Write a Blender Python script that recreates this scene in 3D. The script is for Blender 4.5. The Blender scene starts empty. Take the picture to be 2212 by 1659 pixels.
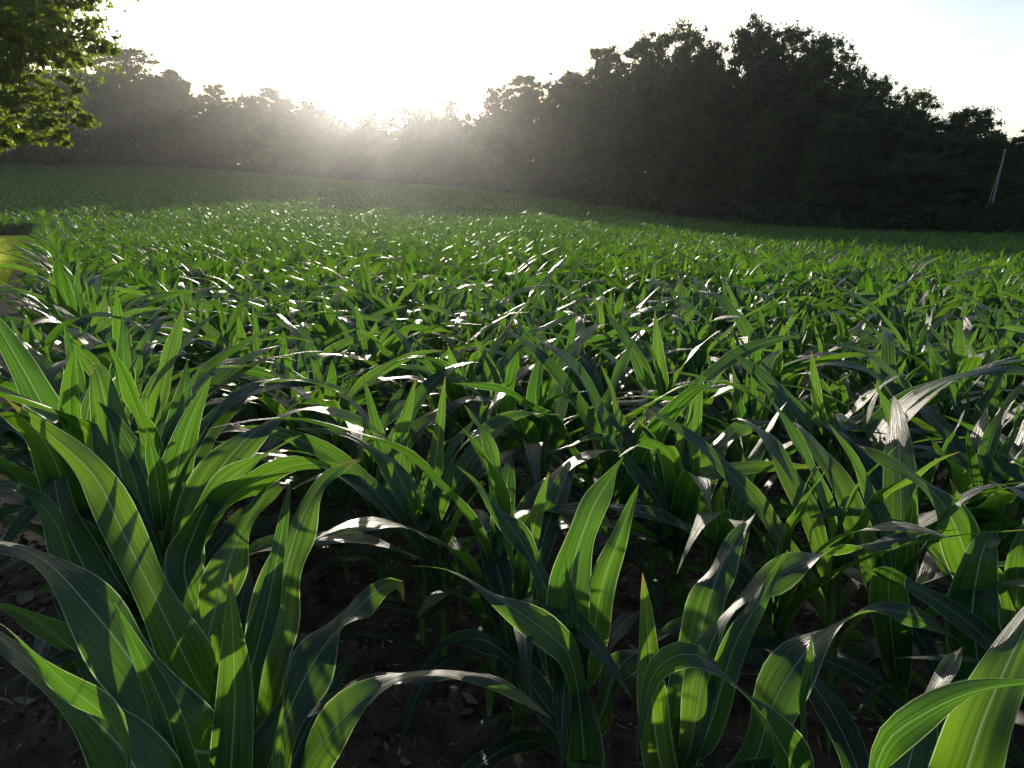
import bpy, math, random
import numpy as np
from mathutils import Vector
R = math.radians
rng = np.random.default_rng(11)
random.seed(5)
scene = bpy.context.scene

# ------------------------------------------------------------------ camera
EYE = 1.45
PITCH = R(11.6)
F = 796.0 / 1024.0                      # focal length / picture width
cam_d = bpy.data.cameras.new('camera'); cam = bpy.data.objects.new('camera', cam_d)
scene.collection.objects.link(cam); scene.camera = cam
cam.location = (0, 0, EYE); cam.rotation_euler = (R(90) - PITCH, 0, 0)
cam_d.sensor_width = 36; cam_d.lens = 36 * F; cam_d.clip_start = 0.05; cam_d.clip_end = 3000

# ------------------------------------------------------------------ sky and sun
SUN_AZ, SUN_EL = R(-8.5), R(10.6)
w = bpy.data.worlds.new('World'); scene.world = w; w.use_nodes = True
nt = w.node_tree; bg = nt.nodes['Background']
sk = nt.nodes.new('ShaderNodeTexSky'); sk.sky_type = 'NISHITA'; sk.sun_disc = False
sk.sun_elevation = SUN_EL; sk.sun_rotation = SUN_AZ
sk.altitude = 200; sk.air_density = 1.0; sk.dust_density = 1.5; sk.ozone_density = 1.0
tcw = nt.nodes.new('ShaderNodeTexCoord'); mpw = nt.nodes.new('ShaderNodeMapping'); mpw.inputs['Scale'].default_value = (1.4, 1.4, 5.0)
nsw = nt.nodes.new('ShaderNodeTexNoise'); nsw.inputs['Scale'].default_value = 2.2; nsw.inputs['Detail'].default_value = 5; nsw.inputs['Roughness'].default_value = .6
crw = nt.nodes.new('ShaderNodeValToRGB'); crw.color_ramp.elements[0].position = .3; crw.color_ramp.elements[0].color = (1, 1, 1, 1)
crw.color_ramp.elements[1].position = .68; crw.color_ramp.elements[1].color = (1.55, 1.6, 1.7, 1)
mlw = nt.nodes.new('ShaderNodeMix'); mlw.data_type = 'RGBA'; mlw.blend_type = 'MULTIPLY'; mlw.inputs[0].default_value = 1      # thin veil of cloud
nt.links.new(tcw.outputs['Generated'], mpw.inputs[0]); nt.links.new(mpw.outputs[0], nsw.inputs['Vector']); nt.links.new(nsw.outputs['Fac'], crw.inputs[0])
nt.links.new(sk.outputs[0], mlw.inputs[6]); nt.links.new(crw.outputs[0], mlw.inputs[7]); nt.links.new(mlw.outputs[2], bg.inputs[0]); bg.inputs[1].default_value = 0.135
sl = bpy.data.lights.new('sun', 'SUN'); so = bpy.data.objects.new('sun', sl); scene.collection.objects.link(so)
sl.energy = 5.0; sl.angle = R(0.5); sl.color = (1.0, 0.90, 0.75)
sdir = Vector((math.sin(SUN_AZ) * math.cos(SUN_EL), math.cos(SUN_AZ) * math.cos(SUN_EL), math.sin(SUN_EL)))
so.rotation_euler = sdir.to_track_quat('Z', 'Y').to_euler()
so.location = (-20, 60, 40)
scene.view_settings.view_transform = 'Standard'; scene.view_settings.look = 'None'
scene.view_settings.exposure = 0.1; scene.view_settings.gamma = 1
scene.cycles.max_bounces = 8; scene.cycles.diffuse_bounces = 3; scene.cycles.glossy_bounces = 2
scene.cycles.transmission_bounces = 4; scene.cycles.volume_bounces = 1; scene.cycles.transparent_max_bounces = 16
scene.cycles.sample_clamp_indirect = 6; scene.cycles.use_denoising = True
scene.cycles.caustics_reflective = False; scene.cycles.caustics_refractive = False

# ------------------------------------------------------------------ small helpers
def link(o, parent=None):
    scene.collection.objects.link(o)
    if parent: o.parent = parent
    return o
def mesh_np(name, V, Fc, mat=None, UV=None, smooth=True, quads=True, extra=None):
    """V (n,3), Fc (m,k) -> mesh data"""
    me = bpy.data.meshes.new(name)
    V = np.asarray(V, np.float32); Fc = np.asarray(Fc, np.int32); k = Fc.shape[1]
    me.vertices.add(len(V)); me.vertices.foreach_set('co', V.ravel())
    me.loops.add(Fc.size); me.loops.foreach_set('vertex_index', Fc.ravel())
    me.polygons.add(len(Fc)); me.polygons.foreach_set('loop_start', np.arange(0, Fc.size, k, dtype=np.int32))
    me.polygons.foreach_set('loop_total', np.full(len(Fc), k, np.int32))
    if UV is not None:
        uvl = me.uv_layers.new(name='UVMap'); uvl.data.foreach_set('uv', np.asarray(UV, np.float32)[Fc.ravel()].ravel())
    if smooth: me.polygons.foreach_set('use_smooth', np.ones(len(Fc), bool))
    if mat: me.materials.append(mat)
    me.update(calc_edges=True); me.validate()
    return me
def obj(name, me, parent=None): return link(bpy.data.objects.new(name, me), parent)
def tag(o, label=None, cat=None, group=None, kind=None):
    if label: o['label'] = label
    if cat: o['category'] = cat
    if group: o['group'] = group
    if kind: o['kind'] = kind
    return o
def empty(name, loc):
    o = bpy.data.objects.new(name, None); o.empty_display_size = .1; o.location = loc
    return link(o)
cP, sP = math.cos(PITCH), math.sin(PITCH)
def P(px, py, d):
    """world point seen at (px, py) of the 2212 x 1659 picture, d metres along the lens axis"""
    u = (px / 2212 - .5) / F; v = (.375 - py / 2212) / F
    return np.array([u * d, (cP + v * sP) * d, EYE + (-sP + v * cP) * d])
def interp(x, xs, ys): return np.interp(x, xs, ys)

# ------------------------------------------------------------------ terrain
# picture x -> azimuth; forest edge distance and height there
ex = np.array([-700, 0, 300, 500, 700, 1000, 1100, 1200, 1400, 1600, 1800, 2212, 2900])
ey = np.array([352, 352, 354, 366, 383, 402, 413, 425, 455, 478, 489, 500, 505])
eD = np.array([190, 205, 222, 228, 225, 182, 140, 115, 95, 82, 73, 62, 58.])
eaz = np.arctan((ex / 2212 - .5) / F)
_v = (.375 - ey / 2212) / F
eel = (-sP + _v * cP) / np.hypot((ex / 2212 - .5) / F, cP + _v * sP)
eR = eD / np.cos(eaz)
eZ = EYE + eel * eR - 1.0
def terrain(x, y):
    x = np.asarray(x, float); y = np.asarray(y, float)
    r = np.hypot(x, y); az = np.arctan2(x, np.maximum(y, 1e-3) if np.ndim(y) else max(float(y), 1e-3))
    az = np.clip(az, eaz[0], eaz[-1])
    Re = np.interp(az, eaz, eR); Ze = np.interp(az, eaz, eZ)
    r0 = np.interp(az, [-.5, 0, .4], [42, 34, 26])
    t = np.clip((r - r0) / (Re - r0), 0, 1.6)
    s = t ** 1.25
    right = -0.4 * np.clip((x - 1) / 12, 0, 1) * np.clip(r / 14, 0, 1)
    rr = right * (1 - np.clip(t, 0, 1))
    z = rr + Ze * s * (y > 0)
    z = z + .05 * np.sin(x * .21 + 1) * np.sin(y * .17) * np.clip(r / 25, 0, 1)
    return z

# row frame: d along the rows, n across them
RA = R(-30.06)
DX, DY = math.sin(RA), math.cos(RA)
NX, NY = DY, -DX
def sp(s, p): return s * DX + p * NX, s * DY + p * NY
ROW, ROW0 = .76, .215
LAWN_P, LAWN_Y = -.85, 48.0

# ------------------------------------------------------------------ materials
def new_mat(name):
    m = bpy.data.materials.new(name); m.use_nodes = True; t = m.node_tree
    for n in list(t.nodes): t.nodes.remove(n)
    out = t.nodes.new('ShaderNodeOutputMaterial')
    return m, t, out
def nd(t, typ, **kw):
    n = t.nodes.new(typ)
    for k, v in kw.items(): setattr(n, k, v)
    return n
def ramp(t, fac, stops):
    r = t.nodes.new('ShaderNodeValToRGB'); t.links.new(fac, r.inputs[0])
    e = r.color_ramp.elements
    while len(e) < len(stops): e.new(.5)
    for i, (p, c) in enumerate(stops):
        e[i].position = p; e[i].color = (*c, 1) if len(c) == 3 else c
    return r.outputs[0]
def mth(t, op, a, b=None, clamp=False):
    n = t.nodes.new('ShaderNodeMath'); n.operation = op; n.use_clamp = clamp
    for i, v in enumerate((a, b)):
        if v is None: continue
        if isinstance(v, (int, float)): n.inputs[i].default_value = v
        else: t.links.new(v, n.inputs[i])
    return n.outputs[0]
def mixc(t, f, a, b, mode='MIX'):
    n = t.nodes.new('ShaderNodeMix'); n.data_type = 'RGBA'; n.blend_type = mode
    for i, v in ((0, f), (6, a), (7, b)):
        if isinstance(v, (int, float)): n.inputs[i].default_value = v
        elif isinstance(v, tuple): n.inputs[i].default_value = (*v, 1)
        else: t.links.new(v, n.inputs[i])
    return n.outputs[2]

def corn_leaf_mat(name, detail=True, tr=(.17, .40, .02), df=(.011, .032, .027)):
    m, t, out = new_mat(name)
    uv = nd(t, 'ShaderNodeUVMap'); sx = nd(t, 'ShaderNodeSeparateXYZ'); t.links.new(uv.outputs[0], sx.inputs[0])
    U, Vv = sx.outputs[0], sx.outputs[1]          # U across 0..1, V = length in m + 3 * leaf number
    ax = mth(t, 'ABSOLUTE', mth(t, 'SUBTRACT', U, .5))
    geo = nd(t, 'ShaderNodeNewGeometry')
    def stripes(sx_, sy_, det):
        cmb = nd(t, 'ShaderNodeCombineXYZ')
        t.links.new(mth(t, 'MULTIPLY', U, sx_), cmb.inputs[0]); t.links.new(mth(t, 'MULTIPLY', Vv, sy_), cmb.inputs[1])
        n = nd(t, 'ShaderNodeTexNoise'); n.inputs['Scale'].default_value = 1; n.inputs['Detail'].default_value = det
        t.links.new(cmb.outputs[0], n.inputs['Vector']); return n.outputs['Fac']
    coarse = stripes(9, 1.1, 1)
    trc = ramp(t, coarse, [(.36, tuple(c * .62 for c in tr)), (.52, tr), (.7, (tr[0] * 1.25, tr[1] * 1.12, tr[2] * 1.3))])
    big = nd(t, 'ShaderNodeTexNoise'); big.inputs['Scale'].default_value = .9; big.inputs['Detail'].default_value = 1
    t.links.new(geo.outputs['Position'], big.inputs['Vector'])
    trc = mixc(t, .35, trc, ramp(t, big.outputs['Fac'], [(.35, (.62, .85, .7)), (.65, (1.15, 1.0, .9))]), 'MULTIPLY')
    dfc = mixc(t, mth(t, 'MULTIPLY', coarse, .8), df, (df[0] * 1.5, df[1] * 1.25, df[2] * 1.2))
    # each leaf its own tint; dry brown tips on some
    wn = nd(t, 'ShaderNodeTexWhiteNoise', noise_dimensions='1D'); t.links.new(mth(t, 'FLOOR', mth(t, 'DIVIDE', mth(t, 'ADD', Vv, .5), 3.0)), wn.inputs['W'])
    tint = ramp(t, wn.outputs['Value'], [(0, (.62, .74, .9)), (.5, (.95, .97, 1)), (1, (1.22, 1.08, .95))])
    trc = mixc(t, 1.0, trc, tint, 'MULTIPLY'); dfc = mixc(t, 1.0, dfc, tint, 'MULTIPLY')
    tt_ = mth(t, 'MODULO', Vv, 3.0)
    tipm = mth(t, 'MULTIPLY', mth(t, 'MULTIPLY', mth(t, 'SUBTRACT', tt_, .93), 16, True), mth(t, 'GREATER_THAN', wn.outputs['Value'], .45), True)
    trc = mixc(t, tipm, trc, (.42, .28, .08)); dfc = mixc(t, tipm, dfc, (.25, .17, .08))
    nrm = None; rough = .37 if detail else .46
    if detail:
        fine = stripes(46, 2.0, 2)
        trc = mixc(t, .42, trc, ramp(t, fine, [(.35, (.45, .5, .4)), (.6, (1, 1, 1))]), 'MULTIPLY')
        rib = mth(t, 'LESS_THAN', ax, .018)
        edge = mth(t, 'GREATER_THAN', ax, .482)
        trc = mixc(t, rib, trc, (.26, .42, .12)); dfc = mixc(t, rib, dfc, (.28, .36, .26))
        trc = mixc(t, edge, trc, (.62, .85, .35)); dfc = mixc(t, edge, dfc, (.25, .34, .2))
        # a few brown specks and dry patches
        sp_ = nd(t, 'ShaderNodeTexNoise'); sp_.inputs['Scale'].default_value = 55; sp_.inputs['Detail'].default_value = 2
        t.links.new(geo.outputs['Position'], sp_.inputs['Vector'])
        speck = ramp(t, sp_.outputs['Fac'], [(.73, (0, 0, 0)), (.77, (1, 1, 1))])
        trc = mixc(t, speck, trc, (.18, .2, .05)); dfc = mixc(t, speck, dfc, (.16, .14, .07))
        bmp = nd(t, 'ShaderNodeBump'); bmp.inputs['Strength'].default_value = .8; bmp.inputs['Distance'].default_value = .003
        hsum = mth(t, 'ADD', mth(t, 'MULTIPLY', stripes(18, 1.2, 2), 1.6), fine)
        t.links.new(hsum, bmp.inputs['Height']); nrm = bmp.outputs[0]
    pb = nd(t, 'ShaderNodeBsdfPrincipled'); t.links.new(dfc, pb.inputs['Base Color'])
    pb.inputs['Roughness'].default_value = rough; pb.inputs['Specular IOR Level'].default_value = .6 if detail else .30
    tb = nd(t, 'ShaderNodeBsdfTranslucent'); t.links.new(trc, tb.inputs[0])
    if nrm: t.links.new(nrm, pb.inputs['Normal'])
    # waxy bloom seen at grazing angles
    mx = nd(t, 'ShaderNodeMixShader'); mx.inputs[0].default_value = .44
    t.links.new(pb.outputs[0], mx.inputs[1]); t.links.new(tb.outputs[0], mx.inputs[2])
    t.links.new(mx.outputs[0], out.inputs[0])
    return m
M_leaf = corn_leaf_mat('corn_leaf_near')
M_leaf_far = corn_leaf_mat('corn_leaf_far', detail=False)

def simple_mat(name, c1, c2, scale, rough=.8, tr=None, trf=.4, bump=0, detail=4, spec=.3):
    m, t, out = new_mat(name)
    tc = nd(t, 'ShaderNodeNewGeometry')
    n = nd(t, 'ShaderNodeTexNoise'); n.inputs['Scale'].default_value = scale; n.inputs['Detail'].default_value = detail
    t.links.new(tc.outputs['Position'], n.inputs['Vector'])
    col = ramp(t, n.outputs['Fac'], [(.32, c1), (.68, c2)])
    pb = nd(t, 'ShaderNodeBsdfPrincipled'); t.links.new(col, pb.inputs['Base Color'])
    pb.inputs['Roughness'].default_value = rough; pb.inputs['Specular IOR Level'].default_value = spec
    if bump:
        b = nd(t, 'ShaderNodeBump'); b.inputs['Strength'].default_value = 1; b.inputs['Distance'].default_value = bump
        t.links.new(n.outputs['Fac'], b.inputs['Height']); t.links.new(b.outputs[0], pb.inputs['Normal'])
    sh = pb.outputs[0]
    if tr:
        tb = nd(t, 'ShaderNodeBsdfTranslucent'); tb.inputs[0].default_value = (*tr, 1)
        mx = nd(t, 'ShaderNodeMixShader'); mx.inputs[0].default_value = trf
        t.links.new(sh, mx.inputs[1]); t.links.new(tb.outputs[0], mx.inputs[2]); sh = mx.outputs[0]
    t.links.new(sh, out.inputs[0]); return m
M_stalk = simple_mat('corn_stalk', (.05, .11, .025), (.09, .17, .04), 14, .5, tr=(.2, .4, .05), trf=.25)
M_soil = simple_mat('soil', (.035, .024, .018), (.115, .078, .054), 9, .95, bump=.03, detail=8, spec=.1)
M_path = simple_mat('path_soil', (.34, .19, .11), (.55, .33, .2), 9, .95, bump=.05, detail=8, spec=.1)
M_turf = simple_mat('turf', (.2, .27, .04), (.3, .36, .06), 30, .9, spec=.1, bump=.05)
M_blade = simple_mat('grass_blade', (.14, .20, .03), (.22, .28, .045), .8, .6, tr=(.8, .9, .12), trf=.55)
M_litter = simple_mat('dry_litter', (.10, .07, .045), (.36, .29, .21), 6, .8, tr=(.4, .3, .18), trf=.25)
M_bark = simple_mat('bark', (.05, .04, .03), (.13, .11, .085), 4, .95, bump=.03, detail=6)
M_pole = simple_mat('pole_wood', (.11, .115, .125), (.2, .205, .22), 5, .8, detail=6)
M_steel = simple_mat('steel', (.2, .2, .2), (.4, .38, .34), 9, .45)
M_crown = simple_mat('tree_leaves', (.024, .048, .026), (.048, .082, .038), .35, .6, tr=(.10, .19, .025), trf=.35)
M_crown2 = simple_mat('tree_leaves_pale', (.03, .055, .02), (.06, .095, .03), .35, .6, tr=(.13, .22, .03), trf=.35)
M_crown3 = simple_mat('tree_leaves_dark', (.02, .042, .026), (.038, .066, .034), .35, .6, tr=(.07, .14, .02), trf=.3)
M_maple = simple_mat('maple_leaves', (.025, .05, .014), (.045, .08, .02), .6, .5, tr=(.34, .47, .03), trf=.45)

# ------------------------------------------------------------------ corn leaf geometry
def leaves_geo(base, phi, th0, th1, pw, L, W, twist, fold, dphi, ruf, nseg, nc, vid0=0):
    """N leaves at once -> verts (N, nseg+1, nc, 3), uv (same, 2)"""
    N = len(L); t = np.linspace(0, 1, nseg + 1)[None, :]
    col = lambda a: np.asarray(a, float).reshape(-1, 1)
    th = col(th0) + (col(th1) - col(th0)) * t ** col(pw)
    ph = col(phi) + col(dphi) * t
    T = np.stack([np.sin(th) * np.cos(ph), np.sin(th) * np.sin(ph), np.cos(th)], -1)
    step = T * (col(L) / nseg)[..., None]
    C = np.concatenate([np.zeros((N, 1, 3)), np.cumsum((step[:, :-1] + step[:, 1:]) / 2, 1)], 1) + np.asarray(base)[:, None, :]
    S = np.stack([-np.sin(ph), np.cos(ph), np.zeros_like(ph)], -1)
    N0 = np.stack([-np.cos(th) * np.cos(ph), -np.cos(th) * np.sin(ph), np.sin(th)], -1)
    tw = col(twist) * t ** 1.3
    return ribbon(C, T, S, N0, tw, W, L, fold, ruf, nseg, nc, t, vid0)
def ribbon(C, T, S, N0, tw, W, L, fold, ruf, nseg, nc, t, vid0=0):
    col = lambda a: np.asarray(a, float).reshape(-1, 1)
    N = C.shape[0]
    ct, st = np.cos(tw)[..., None], np.sin(tw)[..., None]
    S1 = S * ct + N0 * st; N1 = N0 * ct - S * st
    prof = (.42 + .58 * np.clip(t / .38, 0, 1) ** .8 * (2 - np.clip(t / .38, 0, 1)) ** .5) * (1 - t ** 2.6) ** .95
    prof = np.maximum(prof, .012)
    hw = col(W) * prof / 2
    c = np.linspace(-1, 1, nc)[None, None, :]
    fo = col(fold) * (1 - .75 * t)
    rid = np.arange(N)[:, None]
    k1 = 12 + ((rid + vid0) * 7.3) % 9; k2 = 14 + ((rid + vid0) * 3.1) % 8
    wave_l = np.sin(k1 * t + (rid + vid0) * 1.7) * np.sin(3.1 * t)
    wave_r = np.sin(k2 * t + (rid + vid0) * 2.9 + 1) * np.sin(3.1 * t)
    wv = np.where(c < 0, wave_l[..., None], wave_r[..., None]) * col(ruf)[..., None] * np.abs(c) ** 1.6
    across = c * (hw * np.cos(fo))[..., None]
    up = np.abs(c) ** 1.15 * (hw * np.sin(fo))[..., None] + wv - (c ** 2) * (hw * .22 * t)[..., None]
    Vt = C[:, :, None, :] + S1[:, :, None, :] * across[..., None] + N1[:, :, None, :] * up[..., None]
    uu = np.broadcast_to((c + 1) / 2, Vt.shape[:3])
    vv = np.broadcast_to((t + 0 * col(L) + 3.0 * (np.arange(N)[:, None] + vid0))[..., None], Vt.shape[:3])
    return Vt, np.stack([uu, vv], -1)
def grid_faces(N, nseg, nc):
    i = np.arange(nseg)[:, None] * nc + np.arange(nc - 1)[None, :]
    q = np.stack([i, i + 1, i + nc + 1, i + nc], -1).reshape(-1, 4)
    return (q[None] + (np.arange(N) * (nseg + 1) * nc)[:, None, None]).reshape(-1, 4)
def plant_params(rg, n=11, size=1.0):
    """per leaf parameters of one corn plant, local coordinates"""
    plane = rg.uniform(0, 2 * math.pi); out = []
    H = .50 * size * rg.uniform(.9, 1.12)
    for k in range(n):
        f = k / (n - 1)
        h = H * (.16 + .84 * f ** .85)
        phi = plane + (k % 2) * math.pi + rg.normal(0, .42)
        if f > .74:
            th0, th1, L, W = R(rg.uniform(3, 13)), R(rg.uniform(10, 62)), rg.uniform(.34, .54), rg.uniform(.055, .084)
            if f > .95: L *= .75; W *= .7
            pw = 1.2
        elif f > .3:
            th0, th1, L, W = R(rg.uniform(14, 30)), R(rg.uniform(68, 132)), rg.uniform(.68, .98), rg.uniform(.074, .106)
            pw = rg.uniform(.9, 1.7)
        else:
            th0, th1, L, W = R(rg.uniform(25, 42)), R(rg.uniform(95, 145)), rg.uniform(.36, .6), rg.uniform(.05, .07)
            pw = rg.uniform(.9, 1.4)
        out.append(dict(h=h, phi=phi, th0=th0, th1=th1, pw=pw, L=L * size, W=W * size, tw=rg.normal(0, .8) * (1 - .5 * f),
                        fold=R(rg.uniform(14, 34) + 16 * (f > .7)), dphi=rg.normal(0, .35), ruf=rg.uniform(.003, .012)))
    return out, H
def arr(ps, k): return np.array([p[k] for p in ps])
def plant_leaf_meshes(rg, nseg, nc, mat, size=1.0, nl=11):
    ps, H = plant_params(rg, nl, size); res = []
    for k, p in enumerate(ps):
        V, UV = leaves_geo([[0, 0, p['h']]], [p['phi']], [p['th0']], [p['th1']], [p['pw']], [p['L']], [p['W']], [p['tw']], [p['fold']],
                           [p['dphi']], [p['ruf']], nseg, nc, vid0=int(rg.integers(0, 400)))
        res.append(mesh_np('corn_leaf', V.reshape(-1, 3), grid_faces(1, nseg, nc), mat, UV.reshape(-1, 2)))
    return res, H
def tube(path, radii, nr=8, closed=True):
    path = np.asarray(path, float); n = len(path)
    tan = np.gradient(path, axis=0); tan /= np.linalg.norm(tan, axis=1, keepdims=True) + 1e-9
    ref = np.array([0, 0, 1.]) if abs(tan[0, 2]) < .8 else np.array([1., 0, 0])
    V = []
    s = np.cross(tan, ref); s /= np.linalg.norm(s, axis=1, keepdims=True) + 1e-9
    b = np.cross(tan, s); a = np.arange(nr) * 2 * math.pi / nr
    V = path[:, None] + (s[:, None] * np.cos(a)[None, :, None] + b[:, None] * np.sin(a)[None, :, None]) * np.asarray(radii)[:, None, None]
    i = np.arange(n - 1)[:, None] * nr; j = np.arange(nr)[None]; j2 = (j + 1) % nr
    Fq = np.stack([i + j, i + j2, i + nr + j2, i + nr + j], -1).reshape(-1, 4)
    return V.reshape(-1, 3), Fq
def stalk_mesh(H, rg, lean=(0, 0)):
    zs = np.array([-.03, .03, .1, .18, .19, .27, .28, .36, .37, .45, .46, .54]) / .54 * (H + .03)
    rr = np.array([.016, .0155, .0155, .017, .0145, .0165, .014, .016, .0135, .016, .013, .009]) * 1.0
    path = np.stack([lean[0] * (zs / H) ** 1.5, lean[1] * (zs / H) ** 1.5, zs], -1)
    V, Fq = tube(path, rr, 8)
    return mesh_np('corn_stalk', V, Fq, M_stalk)

# ------------------------------------------------------------------ ground sheets
def sheet(name, xs, ys, zoff, mat, keep=None, rot=False):
    X, Y = np.meshgrid(xs, ys)
    if rot: Xw, Yw = sp(Y, X)
    else: Xw, Yw = X, Y
    Z = terrain(Xw, Yw) + zoff
    nx, ny = len(xs), len(ys)
    i = (np.arange(ny - 1)[:, None] * nx + np.arange(nx - 1)[None]).reshape(-1)
    Fq = np.stack([i, i + 1, i + nx + 1, i + nx], -1)
    V = np.stack([Xw, Yw, Z], -1).reshape(-1, 3)
    if keep is not None:
        c = V[Fq].mean(1); Fq = Fq[keep(c[:, 0], c[:, 1])]
        used, inv = np.unique(Fq, return_inverse=True); V = V[used]; Fq = inv.reshape(-1, 4)
    return obj(name, mesh_np(name, V, Fq, mat))
gx = np.concatenate([np.linspace(-900, -190, 12), np.linspace(-180, -16, 70), np.linspace(-15, 15, 61), np.linspace(16, 180, 70), np.linspace(190, 900, 12)])
gy = np.concatenate([np.linspace(-300, -12, 10), np.linspace(-10, 20, 61), np.linspace(21, 270, 150), np.linspace(290, 1200, 14)])
tag(sheet('ground', gx, gy, 0, M_soil), 'dark crumbly soil under and beside the corn rows', kind='structure')
lawn_keep = lambda x, y: (y < LAWN_Y - .3)
tag(sheet('soil_path', np.linspace(-.95, -.05, 10), np.linspace(4.0, 57, 110), .004, M_path, lambda x, y: y < LAWN_Y + .4, rot=True),
    'strip of bare reddish soil between lawn and corn', kind='structure')
lawn_o = sheet('lawn', np.linspace(-70, LAWN_P, 90), np.linspace(3.0, 95, 180), .012, M_turf, lawn_keep, rot=True)
tag(lawn_o, 'short mown sunlit lawn beside the corn field', kind='structure')

# ------------------------------------------------------------------ where the corn stands
def is_corn(s, p):
    x, y = sp(s, p)
    edge = -.12
    ok = np.where(p > edge, True, y > LAWN_Y + .4)
    # clearing where the photographer stands
    lim = np.interp(p, [.0, .3, .6, 1.1, 1.6, 2.4], [1.25, 1.25, .1, .1, -.3, -1.2])
    ok &= (s > lim)
    r = np.hypot(x, y); az = np.arctan2(x, np.maximum(y, .01))
    ok &= (az > R(-46)) & (az < R(48)) | (r < 6)
    Re = np.interp(np.clip(az, eaz[0], eaz[-1]), eaz, eR)
    ok &= r < Re - 1.0
    return ok
def row_points(smin, smax, pmin, pmax, ds, rg, keep):
    ks = np.arange(math.floor((pmin - ROW0) / ROW), math.ceil((pmax - ROW0) / ROW) + 1)
    out = []
    for k in ks:
        s = np.arange(smin, smax, ds); s = s + rg.normal(0, ds * .16, len(s)) + rg.uniform(0, ds)
        p = ROW0 + k * ROW + rg.normal(0, .02, len(s))
        q = np.stack([s, p, np.full(len(s), k)], 1)
        q = q[is_corn(q[:, 0], q[:, 1])]
        x, y = sp(q[:, 0], q[:, 1]); q = np.column_stack([q, x, y]); q = q[keep(x, y)]
        out.append(q)
        if k == 0:                       # the ragged outer line of the edge row
            s2 = np.arange(max(smin, 2.4), min(smax, 11), .42); q = np.column_stack([s2 + rg.normal(0, .05, len(s2)), rg.uniform(-.08, .08, len(s2)), 0 * s2])
            x, y = sp(q[:, 0], q[:, 1]); q = np.column_stack([q, x, y]); out.append(q[keep(x, y)])
    return np.concatenate(out)

# ------------------------------------------------------------------ hero plants at the front, leaf by leaf
def catmull(pts, n):
    pts = np.asarray(pts, float); m = len(pts)
    ext = np.vstack([2 * pts[0] - pts[1], pts, 2 * pts[-1] - pts[-2]])
    u = np.linspace(0, m - 1 - 1e-6, n); i = u.astype(int); f = (u - i)[:, None]
    p0, p1, p2, p3 = ext[i], ext[i + 1], ext[i + 2], ext[i + 3]
    return .5 * ((2 * p1) + (-p0 + p2) * f + (2 * p0 - 5 * p1 + 4 * p2 - p3) * f ** 2 + (-p0 + 3 * p1 - 3 * p2 + p3) * f ** 3)
EYEV = np.array([0, 0, EYE])
def hero_leaf(ctrl, wpx, roll, axis, fold=18, ruf=.023, nseg=34, nc=9, vid=0):
    """ctrl: (px, py, depth) from collar to tip; roll: degrees at each end (0 = broadside to the lens)"""
    pts = [P(*c) for c in ctrl]
    z0 = max(.10, min(pts[0][2] - .05, axis[3]))
    pts = [np.array([axis[0], axis[1], z0])] + pts
    C = catmull(pts, 200)
    seg = np.linalg.norm(np.diff(C, axis=0), axis=1); cum = np.concatenate([[0], np.cumsum(seg)])
    L = cum[-1]; tt = np.linspace(0, L, nseg + 1)
    C = np.stack([np.interp(tt, cum, C[:, k]) for k in range(3)], -1)
    T = np.gradient(C, axis=0); T /= np.linalg.norm(T, axis=1, keepdims=True)
    view = EYEV - C; view /= np.linalg.norm(view, axis=1, keepdims=True)
    N0 = view - T * (view * T).sum(1, keepdims=True); N0 /= np.linalg.norm(N0, axis=1, keepdims=True) + 1e-9
    S = np.cross(T, N0)
    t = np.linspace(0, 1, nseg + 1)[None]
    rl = np.interp(t, np.linspace(0, 1, len(roll)), np.radians(roll))
    dm = np.mean([c[2] for c in ctrl]); W = wpx / 2212 / F * dm
    V, UV = ribbon(C[None], T[None], S[None], N0[None], rl, [W], [L], [R(fold)], [ruf], nseg, nc, t, vid)
    return V.reshape(-1, 3), UV.reshape(-1, 2)

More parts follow.
